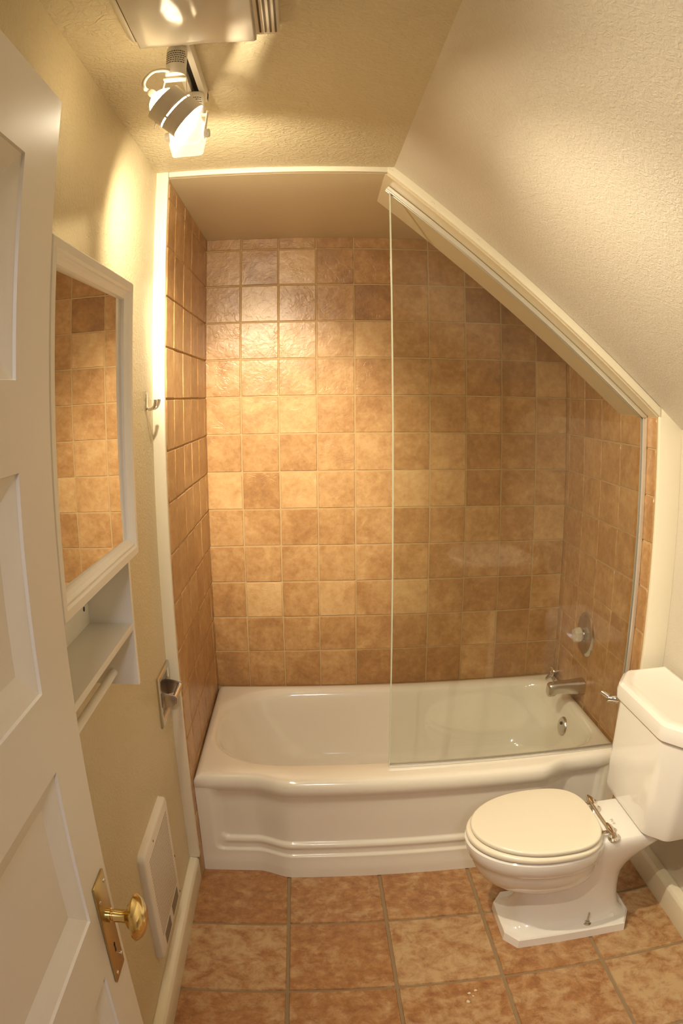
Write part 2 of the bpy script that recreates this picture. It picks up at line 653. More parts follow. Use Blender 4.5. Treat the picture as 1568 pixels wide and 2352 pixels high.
# floor with tiles
TF = 0.3238
FX, FY = -0.0083, 0.8131
mb = MB()
mb.box((XL - 0.1, YD - 0.1, -0.06), (XR + 0.1, 0.0, -0.004))
fus = [XL] + [FX + j * TF for j in range(1, 6)]
fvs = [-(FY + k * TF) for k in range(7, -1, -1)]
FT = {(0, 5): .75, (2, 5): .85, (4, 5): .8, (3, 5): .35, (1, 5): .3, (0, 6): .1, (1, 6): .35, (2, 6): .3, (3, 6): .4,
      (4, 6): .5, (0, 4): .35, (1, 4): .3, (2, 4): .55, (3, 4): .5, (4, 4): .9}
fr_ = random.Random(3)
tile_field(mb, (0, 0, -0.004), (1, 0, 0), (0, 1, 0), (0, 0, 1), fus, fvs,
           lambda i, j: FT.get((i, j), fr_.uniform(.2, .7)) * 1.5 - .25, grout=0.0095, h=0.004, bev=0.0022, sub=4, warp=0.0005, seed=9)
floor = struct(mb.build('floor', [M_fgrout, M_ftile]))

# dried paint flecks on the tiles
M_fleck = mat('dried_paint', (0.74, 0.66, 0.52), 0.6)
for (x, y, r, sd_) in ((0.846, -1.517, .0060, 1), (0.867, -1.508, .0055, 2), (0.856, -1.531, .0035, 3), (0.836, -1.551, .0070, 4)):
    rq = random.Random(sd_)
    mb = MB()
    pts = [(x + r * rq.uniform(.45, 1.1) * math.cos(2 * math.pi * q / 13), y + r * rq.uniform(.45, 1.1) * math.sin(2 * math.pi * q / 13), 0.0008) for q in range(13)]
    mb.prism(pts, (0, 0, -0.001))
    mb.build('paint_fleck', M_fleck, floor, smooth=False)

# doorway wall and the hall behind the camera
DX0, DX1, DZ = 0.13, 0.96, 2.05
mb = MB()
mb.box((XL - 0.1, YD - 0.1, 0), (DX0 - 0.03, YD, ZC))
mb.prism([(DX1, YD, 0), (XR, YD, 0), (XR, YD, SZ), (DX1, YD, SZ + (XR - DX1) * k)], (0, -0.1, 0))
mb.prism([(DX0 - 0.03, YD, DZ), (DX1, YD, DZ), (DX1, YD, SZ + (XR - DX1) * k), (SX, YD, ZC), (DX0 - 0.03, YD, ZC)], (0, -0.1, 0))
struct(mb.build('wall_front', M_wall, smooth=False))
mb = MB()
mb.box((DX1 - 0.02, YD - 0.12, 0), (DX1 + 0.07, YD + 0.02, DZ + 0.07), 0.004)
mb.box((DX0 - 0.06, YD - 0.12, DZ - 0.01), (DX1 - 0.02, YD + 0.02, DZ + 0.07), 0.004)
mb.box((DX0 - 0.12, YD - 0.12, 0), (DX0 - 0.045, YD + 0.02, DZ + 0.07), 0.004)
struct(mb.build('trim_1', M_trim))
HY = -4.9
mb = MB()
mb.box((-1.3, HY - 0.1, 0), (2.2, HY, 2.5))
mb.box((-1.4, HY, 0), (-1.3, YD - 0.1, 2.5))
mb.box((2.2, HY, 0), (2.3, YD - 0.1, 2.5))
struct(mb.build('wall_hall', M_hall, smooth=False))
struct(MB().box((-1.4, HY, 2.45), (2.3, YD - 0.1, 2.5)).build('ceiling_hall', M_hall, smooth=False))
struct(MB().box((-1.4, HY, -0.06), (2.3, YD - 0.1, 0)).build('floor_hall', M_hallfloor, smooth=False))

# casing round the alcove opening
mb = MB()
mb.box((XL - 0.004, -0.886, 0.105), (0.001, YF, 2.376), 0.0025)
struct(mb.build('trim_2', M_trim))
struct(MB().box((0.002, -0.884, 2.3565), (0.668, YF, ZC + 0.004), 0.002).build('trim_3', M_trim))
p0, p1 = Vector((0.660, 0, 2.388)), Vector((W + 0.002, 0, 1.654))
q0, q1 = Vector((0.658, 0, 2.356)), Vector((W + 0.002, 0, 1.624))
mb = MB()
mb.prism([(p0.x, YF, p0.z), (p1.x, YF, p1.z), (q1.x, YF, q1.z), (q0.x, YF, q0.z)], (0, -0.0212, 0), 0.0012)
trim_slope = struct(mb.build('trim_4', M_trim))
mb = MB()
mb.prism([(W + 0.002, YF, 0), (XR, YF, 0), (XR, YF, 1.60), (W + 0.002, YF, 1.66)], (0, -0.018, 0), 0.0015)
struct(mb.build('trim_5', M_trim))


def baseboard(name, x0, x1, y0, y1, h=0.105):
    mb = MB()
    s = 1 if x1 > x0 else -1
    mb.prism([(x0, y0, 0), (x1, y0, 0), (x1, y0, h - 0.018), (x1 - s * 0.006, y0, h - 0.004), (x0 + s * 0.006, y0, h), (x0, y0, h)], (0, y1 - y0, 0), 0.0015)
    return struct(mb.build(name, M_trim))


baseboard('baseboard_left', XL, -0.004, YF - 0.012, YD)
baseboard('baseboard_right', XR, 1.585, YF - 0.02, YD)

# marks on the casing at the top corner
mb = MB()
for (x, z, l, a) in ((0.664, 2.366, 0.008, 0.2), (0.673, 2.362, 0.006, 1.2), (0.79, 2.262, 0.010, 0.3), (0.796, 2.258, 0.008, 1.7),
                     (0.925, 2.150, 0.010, 0.3), (0.93, 2.147, 0.007, 1.8), (1.255, 1.870, 0.006, 0.5)):
    mb.obox((x, -0.8855, z), (math.cos(a), 0, -math.sin(a)), (0, 1, 0), (math.sin(a), 0, math.cos(a)), (l * .7, 0.0004, 0.0008))
mb.build('pencil_mark', M_sign, trim_slope, smooth=False)

# ------------------------------------------------------------------ bathtub
def sm(t):
    t = max(0.0, min(1.0, t))
    return t * t * (3 - 2 * t)


def front_y(x):
    """front edge of the tub rim: set back at both ends"""
    s = sm((x - 0.20) / 0.13) * (1 - sm((x - 1.20) / 0.13))
    return -0.832 - 0.046 * s


tub = thing('bathtub', (W / 2, -0.43, 0), 'white enamelled alcove bathtub with curved front standing under the tiled walls', 'bathtub')
TX0, TX1, TY1 = 0.0035, W - 0.0035, -0.0055
cx, cy = 0.766, -0.40


def ray_outer(ang, inset, ymax=None):
    """distance from the middle to the rim outline along ang"""
    dx, dy = math.cos(ang), math.sin(ang)
    best = 9
    if dx > 1e-6: best = min(best, (TX1 - inset - cx) / dx)
    if dx < -1e-6: best = min(best, (TX0 + inset - cx) / dx)
    if dy > 1e-6: best = min(best, (TY1 - inset - cy) / dy)
    if dy < -1e-6:
        lo, hi = 0.0, best
        f = lambda t: (cy + dy * t) - (front_y(cx + dx * t) + inset)
        if f(hi) < 0:
            for _ in range(40):
                mid = (lo + hi) / 2
                if f(mid) > 0: lo = mid
                else: hi = mid
            best = lo
    return best


corner_angs = [math.atan2(y - cy, x - cx) for x, y in ((TX0, TY1), (TX1, TY1), (TX0, front_y(0)), (TX1, front_y(W)))]
angs = sorted([2 * math.pi * i / 220 - math.pi for i in range(220)] + corner_angs)


def outer(inset, z):
    out = []
    for a in angs:
        t = ray_outer(a, inset)
        out.append((cx + math.cos(a) * t, cy + math.sin(a) * t, z))
    return out


def inner(x0, x1, y0, y1, rl, rr, z):
    """rounded rectangle basin outline, corner radius rl at the left end and rr at the right end"""
    out = []
    for a in angs:
        dx, dy = math.cos(a), math.sin(a)
        lo, hi = 0.0, 1.2
        for _ in range(40):
            m = (lo + hi) / 2
            x, y = cx + dx * m, cy + dy * m
            r = rl if x < cx else rr
            ex = max(x0 + r - x, x - (x1 - r), 0) / r
            ey = max(y0 + r - y, y - (y1 - r), 0) / r
            inside = (ex ** 2.3 + ey ** 2.3) <= 1 if (ex > 0 or ey > 0) else True
            if inside: lo = m
            else: hi = m
        out.append((cx + dx * lo, cy + dy * lo, z))
    return out


mb = MB()
rings = [outer(0.012, 0.36), outer(0.003, 0.375), outer(0.0, 0.392), outer(0.0015, 0.408), outer(0.007, 0.420), outer(0.016, 0.427), outer(0.030, 0.429)]
B = (0.040, 1.485, -0.748, -0.062)
for d, z in ((-0.012, 0.4285), (-0.004, 0.4265), (0.004, 0.422), (0.012, 0.411), (0.018, 0.395)):
    rings.append(inner(B[0] + d, B[1] - d * .8, B[2] + d, B[3] - d, 0.30, 0.16, z))
for z, dl, dr, dy in ((0.34, .045, .022, .024), (0.27, .085, .032, .034), (0.20, .125, .046, .046), (0.14, .165, .062, .062),
                      (0.11, .195, .085, .085), (0.095, .235, .12, .12), (0.09, .30, .18, .18)):
    rings.append(inner(B[0] + dl, B[1] - dr, B[2] + dy, B[3] - dy, 0.28, 0.17, z))
mb.loft(rings, cap0=False, cap1=True)
mb.build('basin', M_enam, tub, angle=60)
# apron: a height field with terraced panel
mb = MB()
nx, nz = 190, 110
grid = []


def apron_relief(x, z):
    xl, xr = 0.080, W - 0.080
    def terr(ins, zb, depth, w):
        u = min(x - (xl + ins), xr - ins - x)
        v = z - zb
        r = 0.025
        if u < r and v < r:
            d = r - math.hypot(r - u, r - v)
        else:
            d = min(u, v)
        top = 1 - sm((z - 0.325) / 0.05)
        return depth * sm(d / w + 0.5) * (0.35 + 0.65 * top)
    d = terr(-0.02, 0.098, 0.0095, 0.009) + terr(0.0, 0.150, 0.0085, 0.010) - 0.0
    rid = 0.0044 * math.exp(-((z - 0.135) / 0.010) ** 2) * sm((x - xl) / 0.02) * sm((xr - x) / 0.02)
    return d - rid


for i in range(nx + 1):
    x = TX0 + (TX1 - TX0) * i / nx
    col = []
    for j in range(nz + 1):
        z = 0.405 * j / nz
        s = 0.0
        if z > 0.375:
            s = -0.0
        y = front_y(x)
        base = 0.004 + 0.010 * sm((0.40 - z) / 0.25) - 0.004 * sm((0.09 - z) / 0.06)
        rn = apron_relief(x, z)
        if z > 0.36:
            f = sm((z - 0.36) / 0.035)
            yy = y + (base + rn) * (1 - f) + 0.0015 * f
        else:
            yy = y + base + rn
        col.append(mb.bm.verts.new((x, yy, z)))
    grid.append(col)
for i in range(nx):
    for j in range(nz):
        mb.bm.faces.new((grid[i][j], grid[i + 1][j], grid[i + 1][j + 1], grid[i][j + 1]))
# returns at the two ends so that the skirt has depth
for i in (0, nx):
    back = [mb.bm.verts.new((grid[i][j].co.x, -0.70, grid[i][j].co.z)) for j in range(nz + 1)]
    for j in range(nz):
        mb.bm.faces.new((grid[i][j], grid[i][j + 1], back[j + 1], back[j]))
mb.build('apron', M_enam, tub, angle=60)
# overflow plate
mb = MB()
mb.lathe([(0, -0.012), (0.030, -0.012), (0.038, -0.010), (0.042, -0.004), (0.042, 0.003), (0.040, 0.006)], (1.462, -0.372, 0.325), (1, 0.04, -0.12), 36)
ov = mb.build('overflow_plate', M_steel, tub)
MB().lathe([(0, -0.016), (0.006, -0.016), (0.007, -0.012), (0.007, -0.010)], (1.462, -0.372, 0.340), (1, 0.04, -0.12), 16).build('screw', M_dark, ov)
MB().lathe([(0.018, 0.003), (0.018, 0), (0.045, 0.0), (0.045, 0.004), (0.018, 0.004)], (1.28, -0.40, 0.091), (0, 0, 1), 28).build('drain_ring', M_steel, tub)
# ------------------------------------------------------------------ fittings on the alcove wall
sp = thing('tub_spout', (W, -0.375, 0.505), 'brushed nickel tub spout reaching over the right end of the bathtub', 'faucet')
path = [(1.532, -0.375, 0.508), (1.50, -0.375, 0.508), (1.45, -0.375, 0.509), (1.42, -0.375, 0.509), (1.395, -0.375, 0.507), (1.380, -0.375, 0.500)]
mb = MB()
rings = []
n = 32
for (x, zt, zb, hw) in ((1.531, .541, .475, .032), (1.525, .542, .474, .033), (1.50, .541, .476, .031), (1.46, .539, .482, .027), (1.43, .538, .486, .025),
                        (1.410, .538, .484, .0245), (1.400, .537, .476, .024), (1.380, .536, .474, .0235), (1.373, .532, .477, .021), (1.370, .524, .484, .016)):
    ring = []
    for q in range(n):
        a = 2 * math.pi * q / n
        c, s_ = math.cos(a), math.sin(a)
        pw = 0.72
        ring.append((x, -0.375 + hw * math.copysign(abs(c) ** pw, c), (zt + zb) / 2 + (zt - zb) / 2 * math.copysign(abs(s_) ** pw, s_)))
    rings.append(ring)
mb.loft(rings)
mb.build('spout_body', M_steel, sp, angle=50)
MB().lathe([(0.004, 0), (0.004, 0.012), (0.0085, 0.014), (0.0085, 0.020), (0.004, 0.022), (0, 0.022)], (1.392, -0.375, 0.534), (0, 0, 1), 20).build('diverter_knob', M_steel, sp)

M_plate = mat('polished_plate', (0.58, 0.54, 0.48), 0.16, 1.0)
vt = thing('shower_valve', (W, -0.349, 0.727), 'round chrome shower valve plate with clear knob on the right tiled wall', 'valve')
MB().lathe([(0.0, -0.016), (0.030, -0.016), (0.050, -0.013), (0.078, -0.009), (0.088, -0.006), (0.094, -0.001), (0.094, 0.0)], (W - 0.003, -0.349, 0.727), (1, 0, 0), 56).build('escutcheon', M_plate, vt)
MB().lathe([(0.019, 0.0), (0.019, -0.006), (0.015, -0.008), (0.015, -0.010), (0.0, -0.010)], (W - 0.017, -0.349, 0.727), (1, 0, 0), 30).build('stem', M_steel, vt)
mb = MB()
nn = 12
rings = []
for r, h in ((.012, -.006), (.024, -.008), (.030, -.015), (.030, -.031), (.025, -.041), (.012, -.045)):
    rings.append([(W - 0.017 + h, -0.349 + r * (1 + .09 * (q % 2)) * math.cos(2 * math.pi * q / nn), 0.727 + r * (1 + .09 * (q % 2)) * math.sin(2 * math.pi * q / nn)) for q in range(nn)])
mb.loft(rings)
mb.build('knob', M_acryl, vt, smooth=False)

sd = thing('soap_hook', (W, -0.06, 0.45), 'small round chrome plug holder with a short lever above the tub corner', 'holder')
MB().tube([(1.532, -0.062, 0.455), (1.50, -0.062, 0.452)], 0.008, 14).build('post', M_chrome, sd)
MB().lathe([(0, -0.008), (0.008, -0.008), (0.010, -0.004), (0.021, -0.002), (0.024, 0.001), (0.022, 0.004), (0.0, 0.004)], (1.492, -0.062, 0.452), (0.9, 0.35, -0.25), 28).build('disc', M_chrome, sd)
MB().tube([(1.492, -0.066, 0.450), (1.475, -0.082, 0.443), (1.458, -0.098, 0.437)], [0.005, 0.005, 0.004], 12).build('lever', M_steel, sd)

# ------------------------------------------------------------------ glass screen
YG = -0.787
GX = 0.673
gs = thing('glass_screen', (1.1, YG, ZT), 'fixed clear glass screen with sloping top and slim aluminium channel standing on the tub', 'glass panel')
zb_ = 0.4345
zt0 = 1.622 + 0.832 * (W - GX)
mb = MB()
mb.prism([(GX, YG - 0.004, zb_), (W - 0.006, YG - 0.004, zb_), (W - 0.006, YG - 0.004, 1.614), (GX, YG - 0.004, zt0 - 0.010)], (0, 0.008, 0))
mb.build('glass_pane', M_glass, gs, smooth=False)
mb = MB()
mb.box((GX - 0.0012, YG - 0.0046, zb_), (GX - 0.0002, YG + 0.0046, zt0 - 0.014), 0.001)
mb.box((GX - 0.0004, YG - 0.0047, zb_), (GX + 0.0030, YG - 0.0041, zt0 - 0.018))
mb.build('polished_edge', M_gedge, gs, smooth=False)
sl = Vector((W - GX, 0, 1.622 - zt0)).normalized()
up = Vector((-sl.z, 0, sl.x))
c0, c1 = Vector((GX - 0.002, YG, zt0)), Vector((W - 0.004, YG, 1.622))
cm = (c0 + c1) / 2 - up * 0.008
L = (c1 - c0).length
mb = MB()
mb.obox(cm - Vector((0, 0.0085, 0)), sl, (0, 1, 0), up, (L, 0.004, 0.015), 0.001)
mb.obox(cm + Vector((0, 0.0085, 0)), sl, (0, 1, 0), up, (L, 0.004, 0.015), 0.001)
mb.obox(cm + up * 0.006, sl, (0, 1, 0), up, (L, 0.017, 0.003))
mb.build('top_channel', M_alu, gs)
mb = MB()
mb.box((W - 0.020, YG - 0.0105, zb_), (W - 0.004, YG - 0.0065, 1.620), 0.001)
mb.box((W - 0.020, YG + 0.0065, zb_), (W - 0.004, YG + 0.0105, 1.620), 0.001)
mb.box((W - 0.006, YG - 0.008, zb_), (W - 0.003, YG + 0.008, 1.620))
mb.build('side_channel', M_alu, gs)
mb = MB()
mb.box((GX, YG - 0.0085, 0.4295), (W - 0.006, YG - 0.0045, 0.440), 0.001)
mb.box((GX, YG + 0.0045, 0.4295), (W - 0.006, YG + 0.0085, 0.440), 0.001)
mb.box((GX, YG - 0.007, 0.4292), (W - 0.006, YG + 0.007, 0.4335))
mb.build('bottom_channel', M_alu, gs)

# ------------------------------------------------------------------ toilet
TYC = -1.205
toi = thing('toilet', (1.25, TYC, 0), 'white two-piece toilet with closed lid standing against the right wall', 'toilet')
N_ = 96


def egg(xf, xb, hw, z, pf=2.0, pb=2.4, wide=0.45):
    """plan outline: xf front (towards the room), xb back, widest at the fraction wide from the back"""
    xm = xb - (xb - xf) * wide
    out = []
    for q in range(N_):
        a = 2 * math.pi * q / N_
        c, s_ = math.cos(a), math.sin(a)
        if c < 0:
            p = 2.0 / pf
            x = xm + (xm - xf) * -(abs(c) ** p)
        else:
            p = 2.0 / pb
            x = xm + (xb - xm) * (abs(c) ** p)
        y = TYC + hw * math.copysign(abs(s_) ** p, s_)
        out.append((x, y, z))
    return out


mb = MB()
# bowl: rim bands, step, then round belly tapering into the foot
rings = [egg(0.868, 1.300, 0.186, 0.388), egg(0.862, 1.304, 0.191, 0.383), egg(0.862, 1.304, 0.192, 0.372), egg(0.868, 1.302, 0.188, 0.352),
         egg(0.872, 1.302, 0.184, 0.336), egg(0.878, 1.300, 0.178, 0.329), egg(0.884, 1.300, 0.174, 0.323),
         egg(0.888, 1.300, 0.171, 0.305), egg(0.902, 1.296, 0.160, 0.272), egg(0.925, 1.288, 0.142, 0.240),
         egg(0.962, 1.27, 0.116, 0.210), egg(1.005, 1.24, 0.088, 0.192), egg(1.05, 1.20, 0.05, 0.184)]
mb.loft(rings)
# pedestal, trapway swoop and the shelf under the tank
def rr(x0, x1, hw, z, p=3.2):
    out = []
    xm, hx = (x0 + x1) / 2, (x1 - x0) / 2
    for q in range(N_):
        a = 2 * math.pi * q / N_
        c, s_ = math.cos(a), math.sin(a)
        out.append((xm + hx * math.copysign(abs(c) ** (2 / p), c), TYC + hw * math.copysign(abs(s_) ** (2 / p), s_), z))
    return out
rings = [rr(1.000, 1.432, .112, 0.036, 4.5), rr(1.014, 1.422, .102, 0.044, 3.8), rr(1.034, 1.412, .094, 0.065, 3.2), rr(1.050, 1.405, .088, 0.10, 2.9),
         rr(1.060, 1.402, .085, 0.14, 2.7), rr(1.058, 1.402, .086, 0.18, 2.6), rr(1.050, 1.408, .090, 0.215, 2.6), rr(1.045, 1.425, .097, 0.25, 2.7), rr(1.05, 1.452, .106, 0.285, 2.8),
         rr(1.06, 1.485, .114, 0.315, 3.0), rr(1.09, 1.510, .120, 0.340, 3.4), rr(1.13, 1.522, .123, 0.358, 4.0),
         rr(1.15, 1.524, .124, 0.374, 4.4), rr(1.16, 1.523, .122, 0.386, 4.6), rr(1.18, 1.518, .117, 0.3915, 4.6), rr(1.19, 1.510, .110, 0.3925, 4.6)]
mb.loft(rings)
mb.build('bowl', M_porc, toi, angle=38)
# foot: chamfered slab
def octo(x0, x1, hw, ch, z):
    return [(x0 + ch * .3, TYC - hw + ch, z), (x0 + ch, TYC - hw, z), (x1 - ch * .7, TYC - hw, z), (x1, TYC - hw + ch * 1.3, z),
            (x1, TYC + hw - ch * 1.3, z), (x1 - ch * .7, TYC + hw, z), (x0 + ch, TYC + hw, z), (x0 + ch * .3, TYC + hw - ch, z)]
mb = MB()
rings = [octo(0.985, 1.445, 0.137, 0.052, 0.0), octo(0.987, 1.443, 0.135, 0.052, 0.031), octo(0.992, 1.438, 0.130, 0.051, 0.036),
         octo(1.03, 1.41, 0.10, 0.045, 0.040), octo(1.05, 1.40, 0.09, 0.03, 0.048)]
mb.loft(rings)
mb.build('foot', M_porc, toi, angle=25)
MB().lathe([(0, 0.0365), (0.007, 0.0365), (0.007, 0.0372), (0, 0.0374)], (1.128, -1.318, 0), (0, 0, 1), 16).build('bolt_hole', M_brown, toi, smooth=False)
mb = MB()
mb.lathe([(0, 0.036), (0.014, 0.036), (0.014, 0.039), (0.008, 0.041), (0.008, 0.047), (0.0035, 0.048), (0.0033, 0.085), (0, 0.086)], (1.279, -1.311, 0), (0, 0, 1), 20)
mb.build('floor_bolt', M_steel, toi)
# seat ring and lid
def plate(outline, z0, z1, r, name, m, par):
    rings = []
    for t in range(5):
        a = math.pi / 2 * t / 4
        rings.append(outline(r * (1 - math.sin(a)), z0 + r * (1 - math.cos(a))))
    for t in range(6):
        a = math.pi / 2 * t / 5
        rings.append(outline(r * (1 - math.cos(a)), z1 - r + r * math.sin(a)))
    rings.append(outline(r + 0.02, z1 + 0.0012))
    rings.append(outline(r + 0.07, z1 + 0.003))
    o = MB()
    o.loft(rings)
    return o.build(name, m, par, angle=60)


M_seat = mat('seat_plastic', (0.87, 0.82, 0.68), 0.16, coat=0.4)
seat = plate(lambda i, z: egg(0.864 + i, 1.278 - i, 0.193 - i, z, 2.0, 3.0, 0.42), 0.3905, 0.412, 0.009, 'seat_ring', M_seat, toi)
lid = plate(lambda i, z: egg(0.876 + i, 1.272 - i, 0.186 - i, z, 2.0, 3.0, 0.42), 0.4145, 0.432, 0.008, 'lid', M_seat, toi)
# hinge
hg = MB().tube([(1.288, TYC - 0.125, 0.424), (1.288, TYC + 0.095, 0.424)], 0.0052, 14).build('hinge_bar', M_chrome, toi)
for sy in (-1, 1):
    yb = TYC + (-0.098 if sy < 0 else 0.078)
    mb = MB()
    mb.lathe([(0, 0.0), (0.020, 0.0), (0.020, 0.004), (0.012, 0.010), (0.010, 0.026), (0.012, 0.032), (0.008, 0.038), (0, 0.040)], (1.306, yb - 0.012, 0.3925), (-.25, 0, 1), 24)
    mb.tube([(1.292, yb + 0.03, 0.424), (1.292, yb + 0.012, 0.424), (1.292, yb - 0.006, 0.424), (1.292, yb - 0.03, 0.424)], [0.006, 0.0105, 0.012, 0.007], 16)
    mb.obox((1.284, yb, 0.4145), (1, 0, 0), (0, 1, 0), (0, 0, 1), (0.050, 0.016, 0.003), 0.001)
    mb.build('hinge_post', M_chrome, toi)
# faint worn lettering on the shelf: only a few soft strokes can be seen
mb = MB()
for q, (dy, l) in enumerate(((0.0, .010), (.006, .006), (.011, .007), (.017, .005), (.022, .006), (.028, .010))):
    mb.obox((1.338 + 0.0016 * math.sin(q * 2), TYC - 0.035 - dy + 0.03, 0.3942), (0.9, 0.3 * (-1) ** q, 0), (-0.3 * (-1) ** q, .9, 0), (0, 0, 1), (l, 0.0016, 0.0004))
mb.build('printed_mark', M_sign, toi, smooth=False)


TKC = -1.178


def tank_ring(xf, xb, flat, hw, chx, z, rad=0.0):
    P = [(xb, TKC - hw), (xf + chx, TKC - hw), (xf, TKC - flat), (xf, TKC + flat), (xf + chx, TKC + hw), (xb, TKC + hw)]
    out = []
    for i, p in enumerate(P):
        a, b, c = Vector(P[i - 1]), Vector(p), Vector(P[(i + 1) % len(P)])
        r = 0.018 if i not in (0, 5) else 0.008
        u, v = (a - b).normalized(), (c - b).normalized()
        s0, s1 = b + u * r, b + v * r
        for t in (0, .25, .5, .75, 1):
            q = s0 * (1 - t) ** 2 + b * 2 * t * (1 - t) + s1 * t * t
            out.append((q.x, q.y, z))
    return out


mb = MB()
mb.loft([tank_ring(1.420, 1.585, .130, .185, .045, 0.392), tank_ring(1.402, 1.594, .148, .212, .050, 0.396), tank_ring(1.392, 1.598, .156, .226, .054, 0.408),
         tank_ring(1.388, 1.600, .159, .232, .056, 0.430), tank_ring(1.388, 1.602, .160, .237, .056, 0.52), tank_ring(1.392, 1.604, .162, .243, .056, 0.66),
         tank_ring(1.396, 1.605, .163, .246, .056, 0.735)])
mb.build('tank', M_porc, toi, angle=30)
mb = MB()
mb.loft([tank_ring(1.392, 1.606, .164, .248, .056, 0.737), tank_ring(1.382, 1.608, .168, .256, .060, 0.742), tank_ring(1.380, 1.608, .169, .258, .060, 0.770),
         tank_ring(1.384, 1.606, .167, .254, .060, 0.786), tank_ring(1.394, 1.600, .161, .246, .058, 0.795), tank_ring(1.408, 1.592, .153, .236, .055, 0.797),
         tank_ring(1.418, 1.586, .147, .230, .055, 0.794)])
mb.build('tank_lid', M_porc, toi, angle=30)
lv = MB().lathe([(0, 0.0), (0.016, 0.0), (0.016, 0.006), (0.0135, 0.008), (0.0135, 0.034), (0.011, 0.038), (0, 0.038)], (1.408, TYC + 0.228, 0.716), (-1.0, 0.35, 0), 28).build('flush_handle', M_chrome, toi)
MB().tube([(1.374, TYC + 0.236, 0.724), (1.362, TYC + 0.245, 0.732), (1.352, TYC + 0.252, 0.738)], [0.008, 0.0085, 0.006], 14).build('lever', M_steel, lv)

# ------------------------------------------------------------------ door
door = thing('door_1', (0.1125, -2.98, 0), 'cream painted panel door standing open on the left with brass knob', 'door')
door['kind'] = 'structure'
del door['label'], door['category']
DY1, DY0 = -2.214, -2.975
mb = MB()
FX_ = 0.130
BX_ = 0.093
panels = [(1.695, 1.931), (1.372, 1.604), (1.052, 1.277), (0.722, 0.949), (0.30, 0.62)]
py0, py1 = DY0 + 0.097, DY1 - 0.097
# stiles and rails
zs = [0.008] + [v for p in reversed(panels) for v in p] + [2.030]
def slabx(y0, y1, z0, z1):
    mb.box((BX_, y0, z0), (FX_, y1, z1))
slabx(py1, DY1, 0.008, 2.030)
slabx(DY0, py0, 0.008, 2.030)
for i in range(0, len(zs), 2):
    slabx(py0, py1, zs[i], zs[i + 1])
leaf = mb.build('door_leaf', M_door, door, smooth=False)
for (z0, z1) in panels:
    mb = MB()
    bm = mb.bm
    steps = [(0.0, FX_ - 0.0002), (0.0010, FX_ - 0.0035), (0.008, FX_ - 0.0055), (0.017, FX_ - 0.0085), (0.026, FX_ - 0.0120), (0.0315, FX_ - 0.0140), (0.0320, FX_ - 0.0142)]
    prev = None
    for d, x in steps:
        r = [bm.verts.new((x, y, z)) for y, z in ((py0 + d, z0 + d), (py1 - d, z0 + d), (py1 - d, z1 - d), (py0 + d, z1 - d))]
        if prev:
            for q in range(4):
                bm.faces.new((prev[q], prev[(q + 1) % 4], r[(q + 1) % 4], r[q]))
        prev = r
    bm.faces.new(prev)
    b = [bm.verts.new((BX_ + 0.012, y, z)) for y, z in ((py0, z0), (py1, z0), (py1, z1), (py0, z1))]
    bm.faces.new(list(reversed(b)))
    mb.build('door_panel', M_door, door, smooth=False)
# backplate, keyhole, screws, knob
kp = MB().prism([(FX_ + 0.0003, -2.282, 0.905), (FX_ + 0.0003, -2.232, 0.905), (FX_ + 0.0003, -2.232, 1.083), (FX_ + 0.0003, -2.282, 1.083)], (0.0035, 0, 0), 0.0015).build('backplate', M_brass2, door)
for z in (0.918, 0.928, 1.068, 1.052):
    y = -2.240 if z in (0.928, 1.068) else -2.272
    MB().lathe([(0, 0.0015), (0.002, 0.0015), (0.0035, 0.0006), (0.0035, 0)], (FX_ + 0.0037, y, z), (1, 0, 0), 12).build('screw', M_chrome, kp)
mb = MB()
mb.lathe([(0, 0.0003), (0.0032, 0.0003), (0.0032, 0)], (FX_ + 0.0039, -2.257, 0.962), (1, 0, 0), 14)
mb.prism([(FX_ + 0.0039, -2.2585, 0.962), (FX_ + 0.0039, -2.2555, 0.962), (FX_ + 0.0039, -2.2545, 0.948), (FX_ + 0.0039, -2.2595, 0.948)], (0.0003, 0, 0))
mb.build('keyhole', M_dark, kp, smooth=False)
mb = MB()
mb.lathe([(0.011, 0.003), (0.011, 0.010), (0.0086, 0.011), (0.0086, 0.013), (0.0100, 0.014), (0.0095, 0.026), (0.0105, 0.030),
          (0.018, 0.034), (0.021, 0.037), (0.0325, 0.042), (0.034, 0.0445), (0.0325, 0.047), (0.028, 0.052), (0.020, 0.056), (0.010, 0.0583), (0, 0.059)],
         (FX_, -2.257, 1.019), (1, 0, 0), 48)
mb.build('door_knob', M_brass, door, angle=25)

# ------------------------------------------------------------------ mirror cabinet
MC = thing('mirror_cabinet', (XL, -1.85, 1.10), 'white wall cabinet with framed mirror, open shelf and towel bar on the left wall', 'cabinet')
CXF = 0.063
cy0, cy1 = -2.085, -1.617
mb = MB()
mb.box((XL, cy1 - 0.013, 1.102), (CXF, cy1, 1.885), 0.001)
mb.box((XL, cy0, 1.102), (CXF, cy0 + 0.013, 1.885), 0.001)
mb.box((XL, cy0 + 0.013, 1.872), (CXF, cy1 - 0.013, 1.885))
mb.box((XL, cy0 + 0.013, 1.390), (CXF, cy1 - 0.013, 1.402))
mb.box((XL, cy0 + 0.013, 1.232), (XL + 0.005, cy1 - 0.013, 1.872))
mb.build('carcass', M_cab, MC, smooth=False)
MB().box((XL, cy0 + 0.013, 1.221), (CXF - 0.001, cy1 - 0.013, 1.235), 0.001).build('shelf', M_cab, MC)
MB().tube([(0.010, cy0 + 0.012, 1.128), (0.010, cy1 - 0.012, 1.128)], 0.0085, 18).build('towel_bar', M_cab, MC)
MB().lathe([(0, 0.0006), (0.005, 0.0006), (0.005, 0)], (XL + 0.005, -1.66, 1.272), (1, 0, 0), 14).build('mounting_hole', M_dark, MC, smooth=False)
